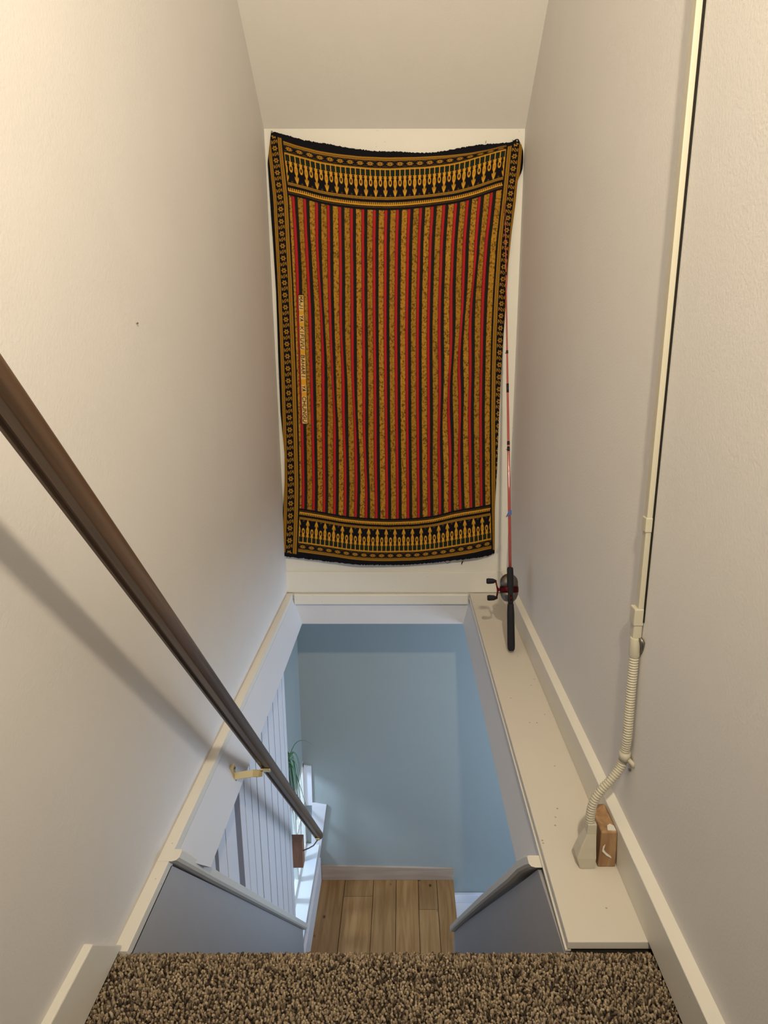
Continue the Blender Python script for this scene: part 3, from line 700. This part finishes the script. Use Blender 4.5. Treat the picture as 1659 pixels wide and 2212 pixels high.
# ------------------------------------------------------------------ conduit
def build_conduit():
    root = empty('electrical_conduit', (0.46, 1.33, 0.0), 'beige cable conduit running down the right wall into the ledge', 'conduit')
    yc = 1.352
    MB().box((0.5345, yc-.009, 0.640), (XR+.001, yc+.011, 3.0)).build('raceway', M['plastic'], root, bevel=.0015)
    MB().box((0.5462, yc-.0125, 0.64), (XR+.003, yc-.0085, 3.0)).build('gap_shade', M['gap'], root)  # near-black strip paints the shaded gap between raceway and wall
    # joint cover in the channel
    MB().box((0.532, yc-.011, .852), (XR, yc+.013, .885)).build('joint_cover', M['plastic'], root, bevel=.002)
    cp = MB().box((0.526, yc-.011, 0.630), (XR, yc+.020, 0.672)).box((0.528, yc-.009, 0.598), (XR-.001, yc+.016, 0.632))
    cp.build('coupling', M['plastic'], root, bevel=.003)
    ms = MB().tube([(0.5365, yc-.004, 0.60), (0.5365, yc-.004, 0.555)], .0125, 18); ms.build('sleeve', M['plastic'], root, bevel=.001)
    # strap beside the coupling
    s1 = MB().tube([(0.541, yc-.018, 0.606), (0.546, yc-.024, 0.596), (0.548, yc-.020, 0.580), (0.547, yc-.015, .565)], [.004, .005, .004, .002], 8); s1.build('strap', M['steel'], root)
    # flexible corrugated hose
    key = [Vector((0.5365, yc-.004, 0.575)), Vector((0.536, yc-.006, 0.50)), Vector((0.535, yc-.010, 0.42)), Vector((0.5345, yc-.014, 0.35)),
           at(1349, 1625, 'X', .534), at(1341, 1655, 'X', .528), at(1319, 1685, 'Y', 1.338), at(1301, 1704, 'Y', 1.336), at(1284, 1728, 'Y', 1.335), at(1276, 1755, 'Y', 1.334), at(1274, 1784, 'Y', 1.333)]
    # Catmull-Rom samples
    P = [key[0]*2-key[1]]+key+[key[-1]*2-key[-2]]; pts = []
    for i in range(1, len(P)-2):
        for k in range(40):
            t = k/40; a, b, c, d = P[i-1:i+3]
            pts.append(.5*((2*b)+(c-a)*t+(2*a-5*b+4*c-d)*t*t+(3*b-a-3*c+d)*t**3))
    acc = [0]
    for a, b in zip(pts[:-1], pts[1:]): acc.append(acc[-1]+(b-a).length)
    N = int(acc[-1]/.0011); S_ = np.linspace(0, acc[-1], N)
    A = np.array([tuple(p) for p in pts]); smp = np.stack([np.interp(S_, acc, A[:, i]) for i in range(3)], -1)
    rad = .0103+.0011*np.sign(np.sin(S_/.0066*2*math.pi))*np.abs(np.sin(S_/.0066*2*math.pi))**.6
    fh = MB().tube([Vector(p) for p in smp], list(rad), 18); fh.build('flexible_hose', M['plastic'], root)
    # clip
    c = at(1350, 1634, 'X', .534)
    cl = MB().tube([c+Vector((0, .002, .011)), c+Vector((0, 0, -.009))], .0133, 18); co = cl.build('clip', M['plastic'], root)
    MB().tube([c+Vector((.006, -.012, -.002)), c+Vector((.012, -.022, -.006)), c+Vector((.013, -.024, -.014))], [.006, .0055, .003], 10).build('clip_ear', M['plastic'], co)
    # elbow funnel standing on the ledge
    rings = []
    for z, xa, xb, ya, yb in ((0.0005, .437, .474, 1.308, 1.345), (.032, .428, .475, 1.306, 1.348), (.060, .437, .474, 1.310, 1.346), (.092, .4515, .4745, 1.318, 1.343), (.118, .4525, .4745, 1.320, 1.343)):
        rings.append([(xa, ya, z), (xb, ya, z), (xb, yb, z), (xa, yb, z)])
    MB().loft(rings).build('funnel_box', M['plastic'], root, bevel=.002)
build_conduit()
wb = MB()
wb.loft([[(.4825, 1.314, 0), (.5265, 1.314, 0), (.5265, 1.408, 0), (.4825, 1.408, 0)], [(.4835, 1.310, .105), (.5225, 1.310, .105), (.5205, 1.410, .107), (.4825, 1.408, .107)]])
wbo = thing(wb, 'wood_block', M['scrap'], 'small bare wood block standing on the ledge beside the conduit end', 'wood block', .003)
MB().loft([[(.500, 1.316, z), (.5195, 1.314, z), (.5195, 1.330, z), (.512, 1.337, z), (.503, 1.331, z)] for z in (.1050, .1072)]).build('paint_smear', M['white'], wbo, label='white paint smear on the top')
MB().loft([[(.495, y, .070), (.4925, y, .055), (.4985, y, .046), (.512, y, .034), (.513, y, .030), (.500, y, .038), (.489, y, .050), (.490, y, .062)] for y in (1.3095, 1.316)]).build('paint_smear', M['white'], wbo, label='curved pale smear on the front')

# ------------------------------------------------------------------ fishing rod
def build_rod():
    A = Vector((.460, 2.470, .014)); B = Vector((.4665, 3.145, 1.905))
    ax = (B-A); L = ax.length; ax.normalize()
    fr = Vector((0, -ax.z, ax.y)).normalized()    # towards the viewer side
    sx = Vector((1, 0, 0))
    def T(t): return A+ax*(t*L)
    root = empty('fishing_rod', A, 'red fishing rod with black grip leaning beside the printed cloth', 'fishing rod')
    MB().tube([T(.0), T(.004), T(.012), T(.080), T(.088), T(.098)], [.010, .0150, .0162, .0155, .0145, .0135], 20).build('grip', M['black'], root)
    MB().tube([T(.095), T(.105), T(.118), T(.135), T(.150), T(.172), T(.176)], [.010, .0125, .0105, .0135, .0145, .0135, .0115], 18).build('reel_seat', M['black'], root)
    MB().tube([T(.104)+fr*.008, T(.110)+fr*.016, T(.117)+fr*.009], [.003, .004, .0025], 8).build('trigger', M['reelred'], root)
    MB().tube([T(.172), T(.35), T(.55), T(.75), T(.9), T(1.0)], [.0068, .0060, .0048, .0032, .0022, .0015], 12).build('blank', M['rodred'], root)
    # t where the rod line shows at photo height y
    def ty(y):
        best = min(range(1000), key=lambda k: abs(projy(T(k/1000))-y)); return best/1000
    def projy(p):
        d = p-Vector((0, 0, H)); return CY-F*d.dot(UP)/d.dot(FW)
    for y, ln in ((970, .010), (957, .008), (838, .020), (760, .007), (592, .007), (470, .006)):
        t = ty(y); r = .0078-.0052*t
        MB().tube([T(t-ln/2), T(t+ln/2)], r+.0008, 12).build('thread_wrap', M['wrap'], root)
    for y in (970, 760, 592, 455):
        t = ty(y); c = T(t)-fr*.012; g = MB(); r = .009-.004*t
        g.tube([c+sx*math.cos(a)*r+fr*math.sin(a)*r for a in [2*math.pi*k/16 for k in range(17)]], .0009, 6, caps=False)
        g.tube([T(t)-fr*.003, c+fr*r], .001, 6)
        g.build('line_guide', M['wrap'], root)
    t = ty(1110); tp = MB()
    c = T(t)
    tp.loft([[c+fr*.0075+sx*a+ax*b for a, b in ((-.006, -.010), (.009, -.004), (.008, .016), (.001, .013), (.0, .019), (-.005, .006), (-.015, -.016))],
             [c-fr*.0075+sx*a+ax*b for a, b in ((-.006, -.010), (.009, -.004), (.008, .016), (.001, .013), (.0, .019), (-.005, .006), (-.015, -.016))]])
    tp.build('tape', M['tape'], root)
    # closed-face reel, mounted behind the seat
    rc = T(.1315)-fr*.034
    def lathe(prof, name, mat, parent):
        m = MB(); n = 32
        m.loft([[rc+ax*z+(sx*math.cos(a)+fr*math.sin(a)*.82)*r for a in [2*math.pi*k/n for k in range(n)]] for z, r in prof], True)
        return m.build(name, mat, parent)
    body = lathe([(-.058, .012), (-.056, .022), (-.046, .031), (-.030, .0375), (-.018, .0395)], 'reel', M['reelgrey'], root)
    lathe([(-.018, .0402), (-.012, .0412), (.000, .0412), (.006, .0402)], 'reel_band', M['reelred'], body)
    lathe([(.006, .0395), (.028, .0390), (.040, .036), (.050, .029), (.058, .019), (.062, .008)], 'reel_cover', M['reelgrey'], body)
    MB().tube([rc+fr*.030+ax*.0, rc+fr*.036-ax*.0], .012, 10).build('reel_foot', M['black'], body)
    hub = rc-sx*.040-ax*.006+fr*.004
    cr = MB(); cr.tube([rc-sx*.034-ax*.006+fr*.004, hub-sx*.012], .006, 12)
    a1 = hub-sx*.018+ax*.036; a2 = hub-sx*.015-ax*.036; h0 = hub-sx*.010
    cr.tube([a1+fr*.002, h0-sx*.003+ax*.012, h0+sx*.001, h0-sx*.001-ax*.012, a2+fr*.002], [.0032, .0036, .005, .0036, .0032], 10, flat=.7)
    co = cr.build('crank', M['reelred'], body)
    for p in (a1, a2):
        k = MB(); k.tube([p+sx*.004, p-sx*.004, p-sx*.012, p-sx*.034, p-sx*.040], [.004, .008, .0115, .0130, .0105], 14, flat=.75); k.build('crank_knob', M['black'], co)
build_rod()

# ------------------------------------------------------------------ plant by the window
def build_plant():
    root = empty('hanging_plant', (-.672, 3.12, -1.10), 'green grassy-leaved plant hanging by the low window behind the boards', 'plant')
    c = Vector((-.666, 3.12, -1.06))
    m = MB(); n = 20
    prof = [(-.085, .018), (-.080, .021), (-.008, .026), (-.004, .028), (.0, .028), (.0, .0245), (-.010, .024)]
    m.loft([[c+Vector((math.cos(2*math.pi*k/n)*r, math.sin(2*math.pi*k/n)*r*1.4, z)) for k in range(n)] for z, r in prof], True)
    pot = m.build('pot', M['pot'], root)
    MB().tube([c+Vector((0, 0, -.012)), c+Vector((0, 0, -.009))], .024, 16).build('soil', M['soil'], root)
    MB().tube([c+Vector((0, 0, .26)), c+Vector((0, .0, .01))], .0012, 6).tube([c+Vector((0, 0, .86)), c+Vector((0, 0, .26))], .0012, 6).build('cord', M['thread'], root)
    r = random.Random(5)
    def blade(p, name='leaf', wd=.0035, mat=M['leaf']):
        b = MB(); P = [Vector(q) for q in p]; K = []
        for i in range(16):
            t = i/15*(len(P)-1); j = min(int(t), len(P)-2); f = t-j; K.append(P[j].lerp(P[j+1], f))
        for _ in range(3): K = [K[0]]+[(K[i-1]+K[i]*2+K[i+1])/4 for i in range(1, 15)]+[K[-1]]
        b.tube(K, [wd*(.7+.5*math.sin(math.pi*min(1, i/10)))*(1 if i < 11 else (16-i)/5.5) for i in range(16)], 6, flat=.35)
        b.build(name, mat, root)
    for i in range(17):
        f = i/16; x1 = -.655+.062*f+r.uniform(-.006, .006); yy = 3.12+r.uniform(-.03, .06); top = -.93+r.uniform(-.05, .03); end = -1.42+r.uniform(-.05, .16)+.1*abs(f-.5)
        blade([c+Vector((r.uniform(-.01, .01), r.uniform(-.01, .01), -.01)), Vector((c.x+(x1-c.x)*.5, yy-.02, top)), Vector((x1-.004, yy, top-.05)), Vector((x1+.006, yy, (top+end)/2)), Vector((x1+.012+r.uniform(-.01, .03)*f, yy+r.uniform(-.02, .02), end))], wd=r.uniform(.0028, .0045))
    blade([c, Vector((-.62, 3.13, -.90)), Vector((-.585, 3.13, -.855)), Vector((-.54, 3.13, -.852)), Vector((-.49, 3.14, -.905))], wd=.0018)
    blade([c, Vector((-.625, 3.13, -1.0)), Vector((-.59, 3.13, -1.12)), Vector((-.545, 3.13, -1.32))], wd=.0028)
build_plant()

# ------------------------------------------------------------------ small marks on the walls
def nail(px, py, axis, val, nrm, r, label):
    p = at(px, py, axis, val); m = MB(); nv = Vector(nrm)
    m.tube([p-nv*.004, p+nv*.003], [r*.6, r*.6], 8); m.tube([p+nv*.003, p+nv*.005], [r, r*.8], 10)
    thing(m, 'nail', M['steel'], label, 'nail')
nail(294, 698, 'X', XL-.004*1.35, (1, 0, 0), .0022, 'small dark nail in the middle of the left wall')
nail(1362, 1663, 'X', XR, (-1, 0, 0), .0038, 'dark screw head on the right wall just below the conduit clip')
